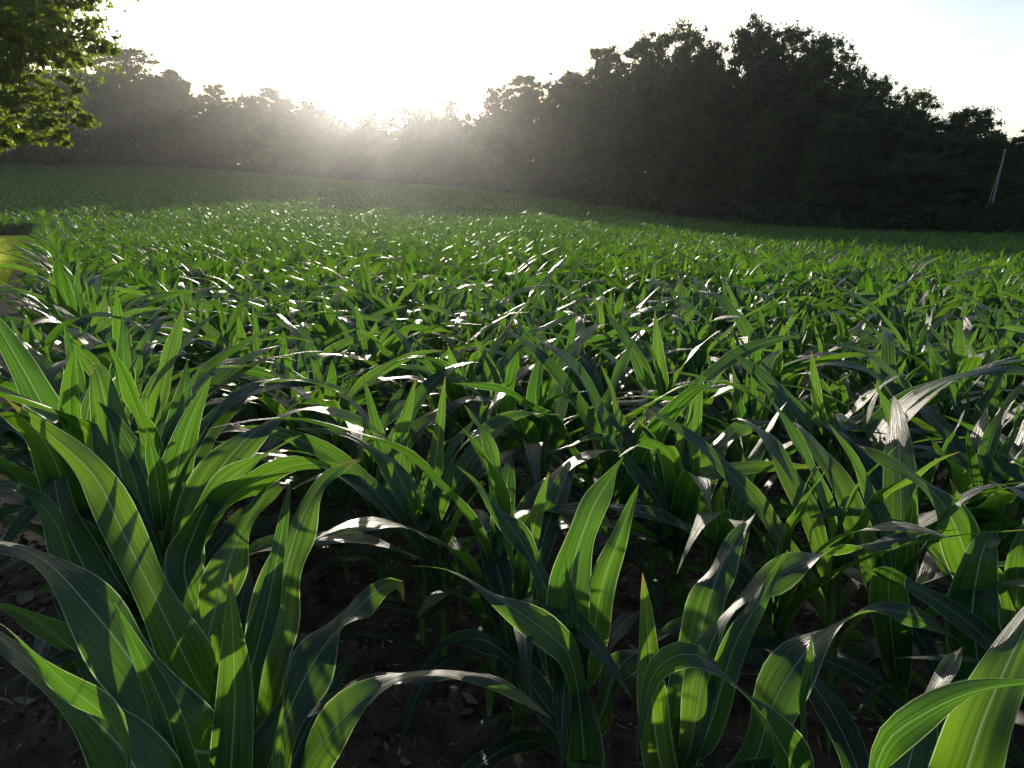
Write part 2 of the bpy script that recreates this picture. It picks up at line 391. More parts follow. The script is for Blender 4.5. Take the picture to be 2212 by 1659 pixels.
HEROES = [
 dict(at=(-.52, 1.42), H=.5, label='large corn plant nearest the camera, with a wavy leaf sweeping right', leaves=[
   ([(502, 1720, 1.42), (507, 1500, 1.40), (497, 1238, 1.38)], 112, (0, 8), 22),
   ([(440, 1760, 1.35), (350, 1520, 1.30), (246, 1300, 1.28)], 96, (10, 0), 24),
   ([(560, 1700, 1.45), (640, 1500, 1.5), (720, 1370, 1.6), (810, 1280, 1.7), (862, 1262, 1.75), (872, 1300, 1.75)], 132, (0, 35, 60, -20), 14),
   ([(600, 1740, 1.32), (690, 1610, 1.27), (800, 1500, 1.27), (920, 1452, 1.3), (1050, 1462, 1.33), (1120, 1500, 1.35), (1190, 1552, 1.36)], 112, (25, 55, 62, 50, 72), 10),
   ([(520, 1560, 1.6), (580, 1300, 1.62), (628, 1036, 1.65)], 66, (15, 5), 24),
   ([(550, 1560, 1.62), (590, 1350, 1.66), (640, 1150, 1.72), (700, 1040, 1.8), (775, 990, 1.86)], 112, (0, 20, 50), 16),
   ([(590, 1760, 1.3), (605, 1600, 1.3), (614, 1490, 1.3)], 52, (5, 15), 26),
   ([(330, 1740, 1.22), (250, 1575, 1.17), (140, 1475, 1.15), (20, 1360, 1.15), (-60, 1320, 1.15)], 84, (70, 62, 50), 12),
   ([(400, 1760, 1.26), (240, 1590, 1.2), (110, 1470, 1.17), (-60, 1330, 1.18)], 190, (-8, -30, -45), 10),
   ([(420, 1620, 1.36), (300, 1450, 1.34), (200, 1320, 1.34), (80, 1200, 1.36), (-70, 1165, 1.4)], 165, (-5, -30, -48), 12)]),
 dict(at=(-.70, 1.72), H=.52, label='corn plant in the edge row whose dark leaf bends down towards the camera', leaves=[
   ([(430, 1480, 1.62), (350, 1320, 1.55), (270, 1160, 1.55), (205, 1030, 1.6), (110, 940, 1.66), (10, 858, 1.72)], 112, (-20, -38, -10, 50), 14),
   ([(470, 1420, 1.9), (400, 1250, 1.9), (420, 1150, 1.9), (470, 1060, 1.92), (560, 990, 1.96), (650, 940, 2.0)], 84, (0, -20, -60), 18),
   ([(440, 1430, 1.8), (500, 1200, 1.82), (545, 1110, 1.85), (600, 1050, 1.9), (628, 1046, 1.95)], 96, (10, 25, 48), 14),
   ([(360, 1500, 1.7), (345, 1420, 1.72), (330, 1350, 1.74)], 40, (0, 10), 20),
   ([(300, 1500, 1.7), (180, 1420, 1.65), (60, 1330, 1.62), (-40, 1300, 1.62)], 100, (20, 40), 12)]),
 dict(at=(-.98, 2.12), H=.58, label='tall corn plant in the edge row with one broad dark leaf folded at its tip', leaves=[
   ([(330, 1330, 2.15), (290, 1160, 2.12), (255, 1000, 2.1), (225, 860, 2.1), (206, 795, 2.14), (195, 810, 2.22)], 122, (0, 0, 0, 5), 14),
   ([(335, 1250, 2.2), (370, 1060, 2.2), (408, 920, 2.2), (456, 812, 2.22)], 92, (8, 0), 22),
   ([(320, 1250, 2.15), (328, 1080, 2.15), (346, 955, 2.15)], 44, (15, 5), 26),
   ([(290, 1260, 2.2), (180, 1060, 2.2), (95, 880, 2.25), (0, 712, 2.3), (-50, 640, 2.35)], 104, (0, 10, 12), 16),
   ([(260, 1330, 2.05), (160, 1180, 2.0), (120, 1050, 2.0), (120, 930, 2.02), (132, 905, 2.1)], 96, (0, 5, 30), 14),
   ([(380, 1330, 2.15), (410, 1150, 2.12), (470, 1020, 2.15), (560, 925, 2.2), (655, 885, 2.28), (770, 905, 2.35), (850, 960, 2.4)], 100, (0, 35, 65, 70), 14),
   ([(200, 1300, 1.95), (120, 1130, 1.9), (40, 1060, 1.88), (-60, 1050, 1.9)], 84, (-10, -50, -60), 12),
   ([(250, 1290, 2.2), (270, 1150, 2.25), (300, 1020, 2.3)], 50, (0, 10), 20)]),
 dict(at=(.15, 1.70), H=.52, label='corn plant in the second row with a striped leaf crossed by stem shadows', leaves=[
   ([(1225, 1430, 1.8), (1232, 1250, 1.78), (1275, 1110, 1.8), (1320, 1030, 1.86), (1348, 985, 1.92)], 104, (5, -5, -35), 18),
   ([(1270, 1440, 1.8), (1300, 1270, 1.78), (1338, 1160, 1.78), (1380, 1045, 1.8)], 74, (-5, 8), 24),
   ([(1245, 1400, 1.72), (1232, 1290, 1.7), (1217, 1190, 1.7)], 34, (0, 15), 26),
   ([(1195, 1430, 1.82), (1185, 1290, 1.84), (1120, 1160, 1.9), (1050, 1070, 1.96), (985, 1005, 2.0)], 60, (-5, -25, -45), 14),
   ([(1262, 1640, 1.66), (1238, 1440, 1.6), (1180, 1365, 1.58), (1080, 1295, 1.58), (980, 1235, 1.6), (885, 1222, 1.62)], 88, (0, -20, -50, -70), 14),
   ([(1290, 1560, 1.75), (1340, 1440, 1.75), (1440, 1370, 1.78), (1540, 1300, 1.8)], 60, (0, 35, 55), 14),
   ([(1210, 1560, 1.8), (1100, 1420, 1.85), (1030, 1380, 1.9), (950, 1400, 1.95), (900, 1450, 1.95)], 56, (0, -50), 14)]),
 dict(at=(.33, 1.40), H=.46, label='corn plant at the lower right with one leaf curling over and hanging down', leaves=[
   ([(1418, 1600, 1.5), (1402, 1400, 1.47), (1388, 1238, 1.45)], 84, (0, 8), 24),
   ([(1540, 1760, 1.45), (1720, 1720, 1.36), (1670, 1580, 1.3), (1590, 1480, 1.3), (1495, 1412, 1.34), (1415, 1450, 1.38), (1385, 1560, 1.38), (1375, 1640, 1.36)], 92, (0, -20, -60, 0), 12),
   ([(1520, 1600, 1.5), (1585, 1400, 1.48), (1640, 1300, 1.5), (1702, 1188, 1.52)], 68, (0, 5), 24),
   ([(1480, 1560, 1.6), (1520, 1340, 1.62), (1560, 1220, 1.68), (1600, 1150, 1.75), (1632, 1108, 1.8)], 100, (0, 8, 42), 16),
   ([(1490, 1620, 1.5), (1540, 1380, 1.52), (1650, 1262, 1.6), (1800, 1192, 1.68), (1960, 1160, 1.76), (2075, 1142, 1.82)], 72, (5, 45, 70, 75), 12),
   ([(1600, 1700, 1.45), (1680, 1500, 1.42), (1770, 1380, 1.45), (1880, 1318, 1.5), (1990, 1335, 1.55), (2090, 1395, 1.58)], 112, (5, 35, 62, 60), 12),
   ([(1700, 1640, 1.38), (1738, 1500, 1.38), (1756, 1348, 1.38)], 34, (0, 20), 26)]),
 dict(at=(.62, 1.12), H=.5, label='corn plant cut by the right frame edge, with broad leaves close to the camera', leaves=[
   ([(2050, 1760, 1.15), (2130, 1540, 1.12), (2220, 1350, 1.12), (2330, 1200, 1.14)], 168, (0, 5, 10), 14),
   ([(1880, 1780, 1.1), (1905, 1620, 1.05), (1990, 1545, 1.03), (2120, 1490, 1.03), (2290, 1470, 1.04)], 100, (-10, -48, -40, -30), 12),
   ([(1940, 1760, 1.2), (1990, 1560, 1.22), (2045, 1450, 1.26), (2080, 1395, 1.32)], 112, (0, 10, 40), 14)]),
 dict(at=(.98, 1.62), H=.6, label='corn plant by the right frame edge with a broad yellowish hanging leaf', leaves=[
   ([(2160, 1330, 1.9), (2110, 1190, 1.88), (2052, 1035, 1.86)], 66, (0, 8), 22),
   ([(2110, 1450, 1.75), (2100, 1330, 1.72), (2115, 1220, 1.7), (2135, 1165, 1.7), (2150, 1180, 1.64)], 120, (0, 0, 0, 0), 8),
   ([(2180, 1380, 1.9), (2200, 1200, 1.9), (2230, 1080, 1.92)], 70, (0, 10), 22),
   ([(2120, 1330, 1.85), (2060, 1130, 1.85), (1990, 1040, 1.9), (1900, 985, 1.98), (1850, 960, 2.05)], 86, (0, -30, -55), 12),
   ([(2150, 1360, 1.95), (2050, 1230, 2.0), (1950, 1140, 2.05), (1850, 1100, 2.1), (1740, 1120, 2.1)], 70, (0, -40, -60), 14)]),
 dict(at=(.50, 2.62), H=.56, label='corn plant in the third row holding two tall upright lit blades', leaves=[
   ([(1478, 1130, 2.65), (1496, 940, 2.6), (1519, 788, 2.6)], 54, (0, 6), 22),
   ([(1490, 1120, 2.7), (1530, 1000, 2.7), (1590, 930, 2.75), (1680, 905, 2.82)], 64, (0, 18, 55), 14),
   ([(1462, 1120, 2.6), (1425, 990, 2.58), (1380, 905, 2.6)], 66, (5, 0), 16),
   ([(1450, 1150, 2.6), (1370, 1000, 2.6), (1290, 950, 2.6), (1160, 985, 2.6)], 50, (0, -60, -75), 14),
   ([(1480, 1100, 2.62), (1475, 980, 2.62), (1490, 860, 2.62)], 44, (20, 40), 22)]),
 dict(at=(-.32, 2.75), H=.56, label='corn plant in the second row left of centre with spear-like lit blades', leaves=[
   ([(925, 1120, 2.6), (945, 960, 2.6), (962, 812, 2.6)], 50, (0, 6), 22),
   ([(880, 1130, 2.6), (825, 960, 2.6), (782, 803, 2.6)], 46, (10, 0), 22),
   ([(870, 1080, 2.65), (868, 940, 2.65), (900, 815, 2.68)], 56, (0, -20), 18),
   ([(900, 1120, 2.5), (850, 1010, 2.45), (760, 945, 2.42), (640, 925, 2.4)], 68, (0, -35, -60), 14),
   ([(930, 1130, 2.6), (985, 980, 2.6), (1100, 900, 2.65), (1210, 895, 2.7)], 50, (0, 50, 70), 14)]),
]
vid = 0
hero_xy = []
for h in HEROES:
    x, y = h['at']; z = float(terrain(x, y)); hero_xy.append((x, y))
    r = empty('corn_plant', (x, y, z)); tag(r, h['label'], 'corn plant', 'corn plants in the field')
    rg = np.random.default_rng(1000 + vid)
    obj('stalk', stalk_mesh(h['H'], rg), r)
    n = len(h['leaves'])
    for k, (ct, wpx, roll, fold) in enumerate(h['leaves']):
        V, UV = hero_leaf(ct, wpx, roll, (x, y, 0, h['H'] * (.55 + .45 * ((k * 3) % n) / n)), fold, vid=vid); vid += 1
        V = V - np.array([x, y, z])
        obj('leaf', mesh_np('corn_leaf', V, grid_faces(1, 34, 9), M_leaf, UV), r)
    # small lower leaves round the stem
    for k in range(5):
        f = dict(h=.1 + .07 * k, phi=rg.uniform(0, 6.28))
        V, UV = leaves_geo([[0, 0, f['h']]], [f['phi']], [R(35)], [R(rg.uniform(95, 135))], [1.1], [rg.uniform(.38, .6)], [rg.uniform(.05, .075)], [rg.normal(0, .7)], [R(20)], [.2], [.008], 14, 5, vid0=vid); vid += 1
        obj('leaf', mesh_np('corn_leaf', V.reshape(-1, 3), grid_faces(1, 14, 5), M_leaf, UV.reshape(-1, 2)), r)
hero_xy = np.array(hero_xy)

# ------------------------------------------------------------------ the rest of the near plants, one by one
half = .5 / F
near = row_points(-3, 14, ROW0, 10, .20, rng, lambda x, y: np.hypot(x, y) < 13)
def in_view(x, y, z=.6, m=1.06):
    d = y * cP - (z - EYE) * sP
    up = y * sP + (z - EYE) * cP
    return (d > .3) & (np.abs(x) < half * m * d + .25) & (up > -half * .75 * m * d - .3)
dist = np.hypot(near[:, 3], near[:, 4])
dh = np.min(np.hypot(near[:, 3, None] - hero_xy[None, :, 0], near[:, 4, None] - hero_xy[None, :, 1]), 1)
near = near[(dh > .14) & (dist > .95)]
# leave the view open between the front plants
gap = (near[:, 4] < 1.32) & (np.abs(near[:, 3]) < .9)
near = near[~gap]
dist = np.hypot(near[:, 3], near[:, 4])
vis = in_view(near[:, 3], near[:, 4])
order = np.argsort(np.where(vis, dist, 1e6))
N_IND = 300 - len(HEROES)
ind = near[order[:N_IND]]; R_IND = dist[order[N_IND - 1]]
rest_near = near[order[N_IND:]]
protos = []
for i in range(26):
    rg = np.random.default_rng(300 + i)
    ms, H = plant_leaf_meshes(rg, 18, 7, M_leaf, 1.0 if i else 1.0)
    protos.append((stalk_mesh(H, rg), ms))
ordn = ['first', 'second', 'third', 'fourth', 'fifth', 'sixth', 'seventh', 'eighth', 'ninth', 'tenth', 'eleventh', 'twelfth', 'thirteenth',
        'fourteenth', 'fifteenth', 'sixteenth', 'seventeenth', 'eighteenth', 'nineteenth', 'twentieth']
def ordinal(n):
    if n <= 20: return ordn[n - 1]
    tens = {2: 'twenty', 3: 'thirty', 4: 'forty', 5: 'fifty', 6: 'sixty'}
    if n % 10 == 0: return {2: 'twentieth', 3: 'thirtieth', 4: 'fortieth', 5: 'fiftieth', 6: 'sixtieth'}[n // 10]
    return tens[n // 10] + '-' + ordn[n % 10 - 1]
rows = {}
for q in ind: rows.setdefault(int(q[2]), []).append(q)
made = {}
for k, qs in sorted(rows.items()):
    qs.sort(key=lambda q: q[0])
    rname = 'edge row by the bare soil' if k == 0 else ordinal(k + 1) + ' row from the bare soil'
    for j, q in enumerate(qs):
        i = random.randrange(len(protos)); x, y = q[3], q[4]
        root = empty('corn_plant', (x, y, float(terrain(x, y))))
        root.rotation_euler = (random.gauss(0, .08), random.gauss(0, .08), random.uniform(0, 6.283)); s = random.uniform(.84, 1.12) + (.12 if k == 0 else 0); root.scale = (s, s, s)
        tag(root, 'green corn plant in the %s, %s from the near end' % (rname, ordinal(j + 1)), 'corn plant', 'corn plants in the field')
        if i not in made:
            made[i] = [obj('stalk', protos[i][0], root)] + [obj('leaf', m, root) for m in protos[i][1]]
        else:
            for src in made[i]:
                c = src.copy(); scene.collection.objects.link(c); c.parent = root

# ------------------------------------------------------------------ the crop beyond them: one mass
def crop(qs, nseg, nc, nl, rg, stalk=True, wmul=1.0, nvar=40):
    """plants at qs (s, p, row, x, y) as merged arrays"""
    Vs, UVs, Fs = [], [], []
    N = len(qs); var = rg.integers(0, nvar, N); off = 0
    for v in range(nvar):
        q = qs[var == v]
        if not len(q): continue
        vr = np.random.default_rng(9000 + v + nl * 50)
        ps, H = plant_params(vr, nl)
        V, UV = leaves_geo(np.stack([0 * arr(ps, 'h'), 0 * arr(ps, 'h'), arr(ps, 'h')], -1), arr(ps, 'phi'), arr(ps, 'th0'), arr(ps, 'th1'), arr(ps, 'pw'),
                           arr(ps, 'L'), arr(ps, 'W') * wmul, arr(ps, 'tw'), arr(ps, 'fold'), arr(ps, 'dphi'), arr(ps, 'ruf'), nseg, nc, vid0=v * 10)
        V = V.reshape(-1, 3); UV = UV.reshape(-1, 2); Fq = grid_faces(nl, nseg, nc)
        if stalk:
            Vk, Fk = tube([[0, 0, 0], [0, 0, H]], [.016, .012], 4)
            Fq = np.vstack([Fq, Fk + len(V)]); V = np.vstack([V, Vk]); UV = np.vstack([UV, np.full((len(Vk), 2), .3)])
        a = rg.uniform(0, 6.283, len(q)); s = rg.uniform(.8, 1.16, len(q)) + .08 * (q[:, 2] == 0); ca, sa = np.cos(a) * s, np.sin(a) * s
        X = V[None, :, 0] * ca[:, None] - V[None, :, 1] * sa[:, None] + q[:, 3, None]
        Y = V[None, :, 0] * sa[:, None] + V[None, :, 1] * ca[:, None] + q[:, 4, None]
        Z = V[None, :, 2] * s[:, None] + terrain(q[:, 3], q[:, 4])[:, None]
        Vs.append(np.stack([X, Y, Z], -1).reshape(-1, 3)); UVs.append(np.tile(UV, (len(q), 1)))
        Fs.append((Fq[None] + (np.arange(len(q)) * len(V))[:, None, None]).reshape(-1, 4) + off); off += len(q) * len(V)
    return np.concatenate(Vs), np.concatenate(UVs), np.concatenate(Fs)
parts_ = []
R1, R2 = 24, 60
q1 = row_points(-6, 30, -40, 32, .20, rng, lambda x, y: (np.hypot(x, y) >= 13) & (np.hypot(x, y) < R1) | ((np.hypot(x, y) < 13) & (np.arctan2(x, y) < R(-48))))
q1 = np.vstack([rest_near, q1])
parts_.append(crop(q1, 9, 3, 11, rng))
q2 = row_points(-20, 80, -80, 80, .22, rng, lambda x, y: (np.hypot(x, y) >= R1) & (np.hypot(x, y) < R2))
parts_.append(crop(q2, 5, 3, 9, rng, stalk=True, wmul=1.1))
q3 = row_points(-60, 300, -170, 150, .42, rng, lambda x, y: (np.hypot(x, y) >= R2) & (y > 20))
parts_.append(crop(q3, 3, 2, 7, rng, stalk=False, wmul=1.9))
off = 0; Vv, Uv, Ff = [], [], []
for V, U, Fq in parts_:
    Vv.append(V); Uv.append(U); Ff.append(Fq + off); off += len(V)
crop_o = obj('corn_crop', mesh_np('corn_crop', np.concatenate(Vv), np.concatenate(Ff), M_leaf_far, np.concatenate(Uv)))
tag(crop_o, 'mass of green corn filling the field beyond the near plants and up the slope', 'corn crop', kind='stuff')
print('near', len(ind), 'R_IND', R_IND, 'rest', len(rest_near), 'q1', len(q1), 'q2', len(q2), 'q3', len(q3), 'faces', sum(len(f) for f in Ff))

# ------------------------------------------------------------------ litter on the soil, grass on the lawn
def debris(name, pts, size, asp, mat, label, cat, curl=.5):
    """irregular curled scraps: six-cornered outlines folded about their middle"""
    n = len(pts); a = rng.uniform(0, 6.283, n)
    ux = np.stack([np.cos(a), np.sin(a), rng.normal(0, .18, n)], -1); uy = np.stack([-np.sin(a), np.cos(a), rng.normal(0, .25, n)], -1)
    c = np.column_stack([pts, terrain(pts[:, 0], pts[:, 1]) + .006 + size * asp * .25])
    L, Wd = size[:, None], (size * asp)[:, None]
    up = np.array([0, 0, 1.])
    j = lambda lo, hi: rng.uniform(lo, hi, (n, 1))
    cu = (size * asp)[:, None] * rng.uniform(-.2, 1, (n, 1)) * curl * up
    V = np.stack([c - ux * L, c - ux * L * j(.3, .7) + uy * Wd * j(.5, 1) + cu, c + ux * L * j(.1, .6) + uy * Wd * j(.3, 1) + cu,
                  c + ux * L + up * size[:, None] * j(0, .25), c + ux * L * j(.2, .6) - uy * Wd * j(.3, 1) + cu, c - ux * L * j(.2, .7) - uy * Wd * j(.4, 1) + cu], 1).reshape(-1, 3)
    b0 = np.arange(n)[:, None] * 6
    return tag(obj(name, mesh_np(name, V, np.concatenate([b0 + np.array([[0, 1, 2, 3]]), b0 + np.array([[0, 3, 4, 5]])]), mat, smooth=False)), label, cat, kind='stuff')
n = 26000
pts = np.column_stack([rng.uniform(-5, 6, n), 7.5 * rng.uniform(.08, 1, n) ** .8])
k = rng.uniform(0, 1, n) < .6
size = np.where(k, rng.gamma(2.2, .006, n) + .004, rng.gamma(2.5, .004, n) + .002); asp = np.where(k, rng.uniform(.04, .14, n), rng.uniform(.35, .8, n))
big = rng.uniform(0, 1, n) < .012; size[big] = rng.uniform(.02, .045, big.sum())
debris('leaf_litter', pts, size, asp, M_litter, 'scattered pale dry leaf and straw debris on the soil between plants', 'litter')
# soil clods
n = 30000
pts = np.column_stack([rng.uniform(-4.5, 5, n), 6.5 * rng.uniform(.08, 1, n) ** .8]); rr = rng.gamma(1.6, .0045, n) + .002
oc = np.array([[1, 0, 0], [0, 1, 0], [-1, 0, 0], [0, -1, 0], [0, 0, .8], [0, 0, -.6]]); of = np.array([[0, 1, 4], [1, 2, 4], [2, 3, 4], [3, 0, 4], [1, 0, 5], [2, 1, 5], [3, 2, 5], [0, 3, 5]])
V = (oc[None] * rng.uniform(.6, 1.4, (n, 6, 3)) + rng.normal(0, .12, (n, 6, 3))) * rr[:, None, None] + np.column_stack([pts, terrain(pts[:, 0], pts[:, 1]) + rr * .15])[:, None]
tag(obj('soil_clods', mesh_np('soil_clods', V.reshape(-1, 3), (of[None] + (np.arange(n) * 6)[:, None, None]).reshape(-1, 3), M_soil, smooth=False)), 'small dark crumbs and clods of earth between the stems', 'soil clods', kind='stuff')
n = 160000
ss = 9 + 46 * rng.uniform(0, 1, n) ** 1.0; pp = LAWN_P - .02 - 7 * rng.uniform(0, 1, n) ** 2.2
x, y = sp(ss, pp); k = y < LAWN_Y - .4; x, y = x[k], y[k]; n = len(x)
a = rng.uniform(0, 6.283, n); hgt = rng.uniform(.04, .10, n); wd = rng.uniform(.010, .02, n) * 1.6
z = terrain(x, y) + .01
b = np.column_stack([x, y, z]); s_ = np.column_stack([np.cos(a), np.sin(a), 0 * a]) * wd[:, None]
tip = b + np.column_stack([rng.normal(0, .02, n), rng.normal(0, .02, n), hgt])
V = np.stack([b - s_, b + s_, tip], 1).reshape(-1, 3)
tag(obj('grass', mesh_np('grass', V, np.arange(n * 3).reshape(-1, 3), M_blade, smooth=False)), 'short mown grass blades on the sunlit lawn', 'grass', kind='stuff')

# ------------------------------------------------------------------ trees
def leaf_cloud(centres, radii, per, size, rg, flat=.75, tri=True):
    """small leaf faces spread through blobs -> V, F(tri)"""
    n = (per * (radii / radii.mean()) ** 2).astype(int) + 4
    idx = np.repeat(np.arange(len(centres)), n); m = len(idx)
    d = rg.normal(0, 1, (m, 3)); d /= np.linalg.norm(d, axis=1, keepdims=True)
    rad = np.minimum(np.abs(rg.normal(0, .62, m)), 1.5)
    p = centres[idx] + d * (radii[idx] * rad)[:, None] * np.array([1, 1, flat])
    u = rg.normal(0, 1, (m, 3)); u /= np.linalg.norm(u, axis=1, keepdims=True)
    v = np.cross(u, rg.normal(0, 1, (m, 3))); v /= np.linalg.norm(v, axis=1, keepdims=True)
    s = (size * rg.uniform(.6, 1.5, m))[:, None]
    V = np.stack([p - u * s, p + v * s * .55, p + u * s, p - v * s * .55], 1).reshape(-1, 3)
    return V, np.arange(m * 4).reshape(-1, 4)
def tree_variant(seed, kind='broad', leaf=.115, dens=2.4):
    """unit tree: height 1 scaled later; built at height 16 m"""
    rg = np.random.default_rng(seed); H = 16.0
    Vt, Ft = [], []; off = 0
    def addtube(path, rad, nr=7):
        nonlocal off
        V, Fq = tube(path, rad, nr); Vt.append(V); Ft.append(Fq + off); off += len(V)
    lean = rg.normal(0, .5, 2)
    zt = np.linspace(-.3, H * .82, 9); tp = np.column_stack([lean[0] * (zt / H) ** 2 + .12 * np.sin(zt), lean[1] * (zt / H) ** 2 + .1 * np.cos(zt), zt])
    addtube(tp, np.linspace(.30, .05, 9))
    if kind == 'broad': cw, zlo, nb = rg.uniform(3.6, 4.6), .2, 80
    elif kind == 'tall': cw, zlo, nb = rg.uniform(2.6, 3.3), .3, 64
    elif kind == 'open': cw, zlo, nb = rg.uniform(3.0, 3.8), .42, 42
    elif kind == 'feather': cw, zlo, nb = rg.uniform(2.2, 2.8), .15, 50
    else: cw, zlo, nb = rg.uniform(3.8, 4.8), .02, 56          # bushy to the ground
    cen, rad = [], []
    for b in range(nb):
        f = (b + rg.uniform(0, 1)) / nb; z = H * (zlo + (1 - zlo) * f ** .72) * .93
        ff = (z / H - zlo) / (1 - zlo)
        if kind == 'feather': env = cw * (1 - ff) ** .8 + .35
        else: env = cw * math.sqrt(max(.03, 1 - (2 * abs(ff - .42) / 1.2) ** 2.2)) * (1 - .25 * ff)
        a = rg.uniform(0, 6.283); rr = env * rg.uniform(.35, 1.0)
        c = np.array([lean[0] * (z / H) ** 2 + rr * math.cos(a), lean[1] * (z / H) ** 2 + rr * math.sin(a), z - .12 * rr])
        cen.append(c); rad.append(rg.uniform(.6, 1.1) * (.62 if kind == 'feather' else 1) * (1 - .25 * ff))
        z0 = max(.5, z - rr * rg.uniform(.5, 1.0)); st = np.array([lean[0] * (z0 / H) ** 2, lean[1] * (z0 / H) ** 2, z0])
        mid = (st + c) / 2 + np.array([0, 0, .15 * rr]) + rg.normal(0, .12, 3)
        addtube(catmull([st, mid, c], 6), np.linspace(.085, .018, 6) * (1.3 - .7 * ff), 5)
        # satellite sprays give the uneven outline
        for q in range(3):
            cen.append(c + (rg.normal(0, 1, 3) * np.array([.75, .75, .5]) - [0, 0, .5 * (ff > .75)]) * (.6 if kind == 'feather' else 1)); rad.append(rg.uniform(.35, .6))
    cen, rad = np.array(cen), np.array(rad)
    V, Fq = leaf_cloud(cen, rad, int((44 if kind == 'open' else 56) * dens), leaf, rg)
    mt = {'broad': M_crown, 'tall': M_crown3, 'open': M_crown2, 'feather': M_crown2, 'bushy': M_crown3}[kind]
    return (mesh_np('trunk', np.concatenate(Vt), np.concatenate(Ft), M_bark), mesh_np('crown', V, Fq, mt, smooth=False))
TV = {}
for kind, ss in (('broad', 4), ('tall', 3), ('open', 2), ('feather', 2), ('bushy', 4)):
    TV[kind] = [tree_variant(100 + 17 * i + len(kind), kind) for i in range(ss)]
def add_tree(x, y, h, wscale, kind, v, label, group, rot=None):
    root = empty('broadleaf_tree', (x, y, float(terrain(x, y)) - .1)); tag(root, label, 'tree', group)
    k = h / 16.0; root.scale = (wscale, wscale, k); root.rotation_euler = (0, 0, random.uniform(0, 6.283) if rot is None else rot)
    tr, cr = TV[kind][v % len(TV[kind])]
    obj('trunk', tr, root); obj('crown', cr, root)
    return root
def edge_R(az): return float(np.interp(az, eaz, eR))
def place_px(px, ytop, back, kind, v, wpx, label, group):
    """tree whose top shows at picture (px, ytop), standing 'back' metres inside the wood edge"""
    u = (px / 2212 - .5) / F; az = math.atan(u); r = edge_R(az) + back
    x, y = r * math.sin(az), r * math.cos(az); gz = float(terrain(x, y)) - .1
    vv = (.375 - ytop / 2212) / F; el = (-sP + vv * cP) / math.hypot(u, cP + vv * sP)
    h = EYE + el * r - gz
    wm = wpx / 2212 / F * r                       # crown width wanted
    base = {'broad': 8.6, 'tall': 6.6, 'open': 7.4, 'feather': 5.6, 'bushy': 9.2}[kind]
    return add_tree(x, y, h / .968, wm / base, kind, v, label, group)
GL, GC, GR = 'trees of the wood on the left', 'trees along the far middle ridge', 'trees of the tall wood on the right'
SKY = [
 (60, 150, 8, 'broad', 0, 150, 'dark tree standing directly behind the sunlit maple branches', GL),
 (140, 150, 7, 'tall', 0, 110, 'dark tree just clear of the maple, left of the round isolated crown', GL),
 (215, 112, 6, 'open', 1, 90, 'narrow dark tree rising between the maple and the tallest round crown', GL),
 (318, 90, 5, 'open', 0, 115, 'tallest tree of the left wood, round open crown showing sky through', GL),
 (378, 146, 5, 'broad', 1, 95, 'tree stepping down just right of the round open crown', GL),
 (438, 168, 8, 'feather', 0, 75, 'feathery topped tree between the round open crown and the domed tree', GL),
 (497, 175, 4, 'bushy', 1, 90, 'dense dark dome-shaped tree in the left wood', GL),
 (548, 200, 9, 'broad', 2, 85, 'low pale tree between the dark dome and the spiky tree', GL),
 (612, 184, 5, 'feather', 1, 95, 'spiky feathery tree right of the dark dome', GL),
 (672, 212, 6, 'broad', 3, 90, 'rounded tree just right of the spiky feathery tree', GL),
 (712, 232, 6, 'broad', 0, 70, 'small tree ending the left wood where the skyline dips', GL),
 (755, 245, 10, 'bushy', 2, 70, 'low tree in the dip of the skyline, left of the glare', GC),
 (800, 230, 6, 'broad', 1, 62, 'glowing small round tree just left of the sun', GC),
 (845, 250, 10, 'bushy', 0, 70, 'lowest tree in the dip directly under the sun', GC),
 (885, 222, 6, 'open', 1, 70, 'open sunlit tree just right of the sun', GC),
 (930, 226, 6, 'broad', 2, 70, 'low tree between the open sunlit tree and the lone thin tree', GC),
 (980, 206, 8, 'open', 0, 42, 'lone thin tree poking above the middle ridge', GC),
 (1010, 240, 6, 'bushy', 3, 70, 'low bushy tree right below the lone thin tree', GC),
 (1045, 232, 5, 'bushy', 1, 60, 'small tree at the foot of the right wood, beside the middle dip', GC),
 (1080, 182, 5, 'broad', 3, 75, 'pale sunlit tree at the left end of the right wood', GR),
 (1128, 155, 6, 'broad', 0, 110, 'second tree from the left end of the right wood, rounded top', GR),
 (1195, 150, 7, 'broad', 1, 110, 'even-topped tree midway between the dip and the tall oaks', GR),
 (1248, 148, 8, 'tall', 2, 80, 'tree tucked against the left flank of the tall oaks', GR),
 (1305, 92, 6, 'broad', 2, 105, 'left shoulder tree of the first tall group', GR),
 (1375, 62, 7, 'broad', 2, 130, 'broad high crown in the middle of the first tall group', GR),
 (1455, 40, 9, 'open', 1, 110, 'highest tree of the first tall group, with sky gaps beneath its top', GR),
 (1508, 88, 8, 'tall', 0, 85, 'tree descending into the notch between the two tall groups', GR),
 (1595, 38, 8, 'tall', 1, 100, 'narrow peak at the left of the second tall group', GR),
 (1655, 44, 9, 'open', 1, 115, 'high rounded crown in the middle of the second tall group', GR),
 (1742, 56, 8, 'open', 0, 125, 'heavy crown overhanging at the right end of the second tall group', GR),
 (1800, 128, 7, 'open', 1, 95, 'open airy tree stepping down right of the second tall group', GR),
 (1855, 156, 7, 'open', 1, 90, 'rounded tree two steps right of the second tall group', GR),
 (1930, 182, 8, 'open', 0, 105, 'pale open tree with thin crown on the descending skyline', GR),
 (2045, 225, 6, 'tall', 2, 115, 'spiky dark tree between the pale open tree and the pole', GR),
 (2150, 278, 6, 'broad', 1, 130, 'low dark tree on the skyline above the leaning pole', GR),
 (2188, 286, 5, 'bushy', 2, 130, 'bushy tree filling the skyline beside the top of the pole', GR),
 (2222, 285, 7, 'broad', 0, 140, 'low tree at the right frame edge of the skyline', GR)]
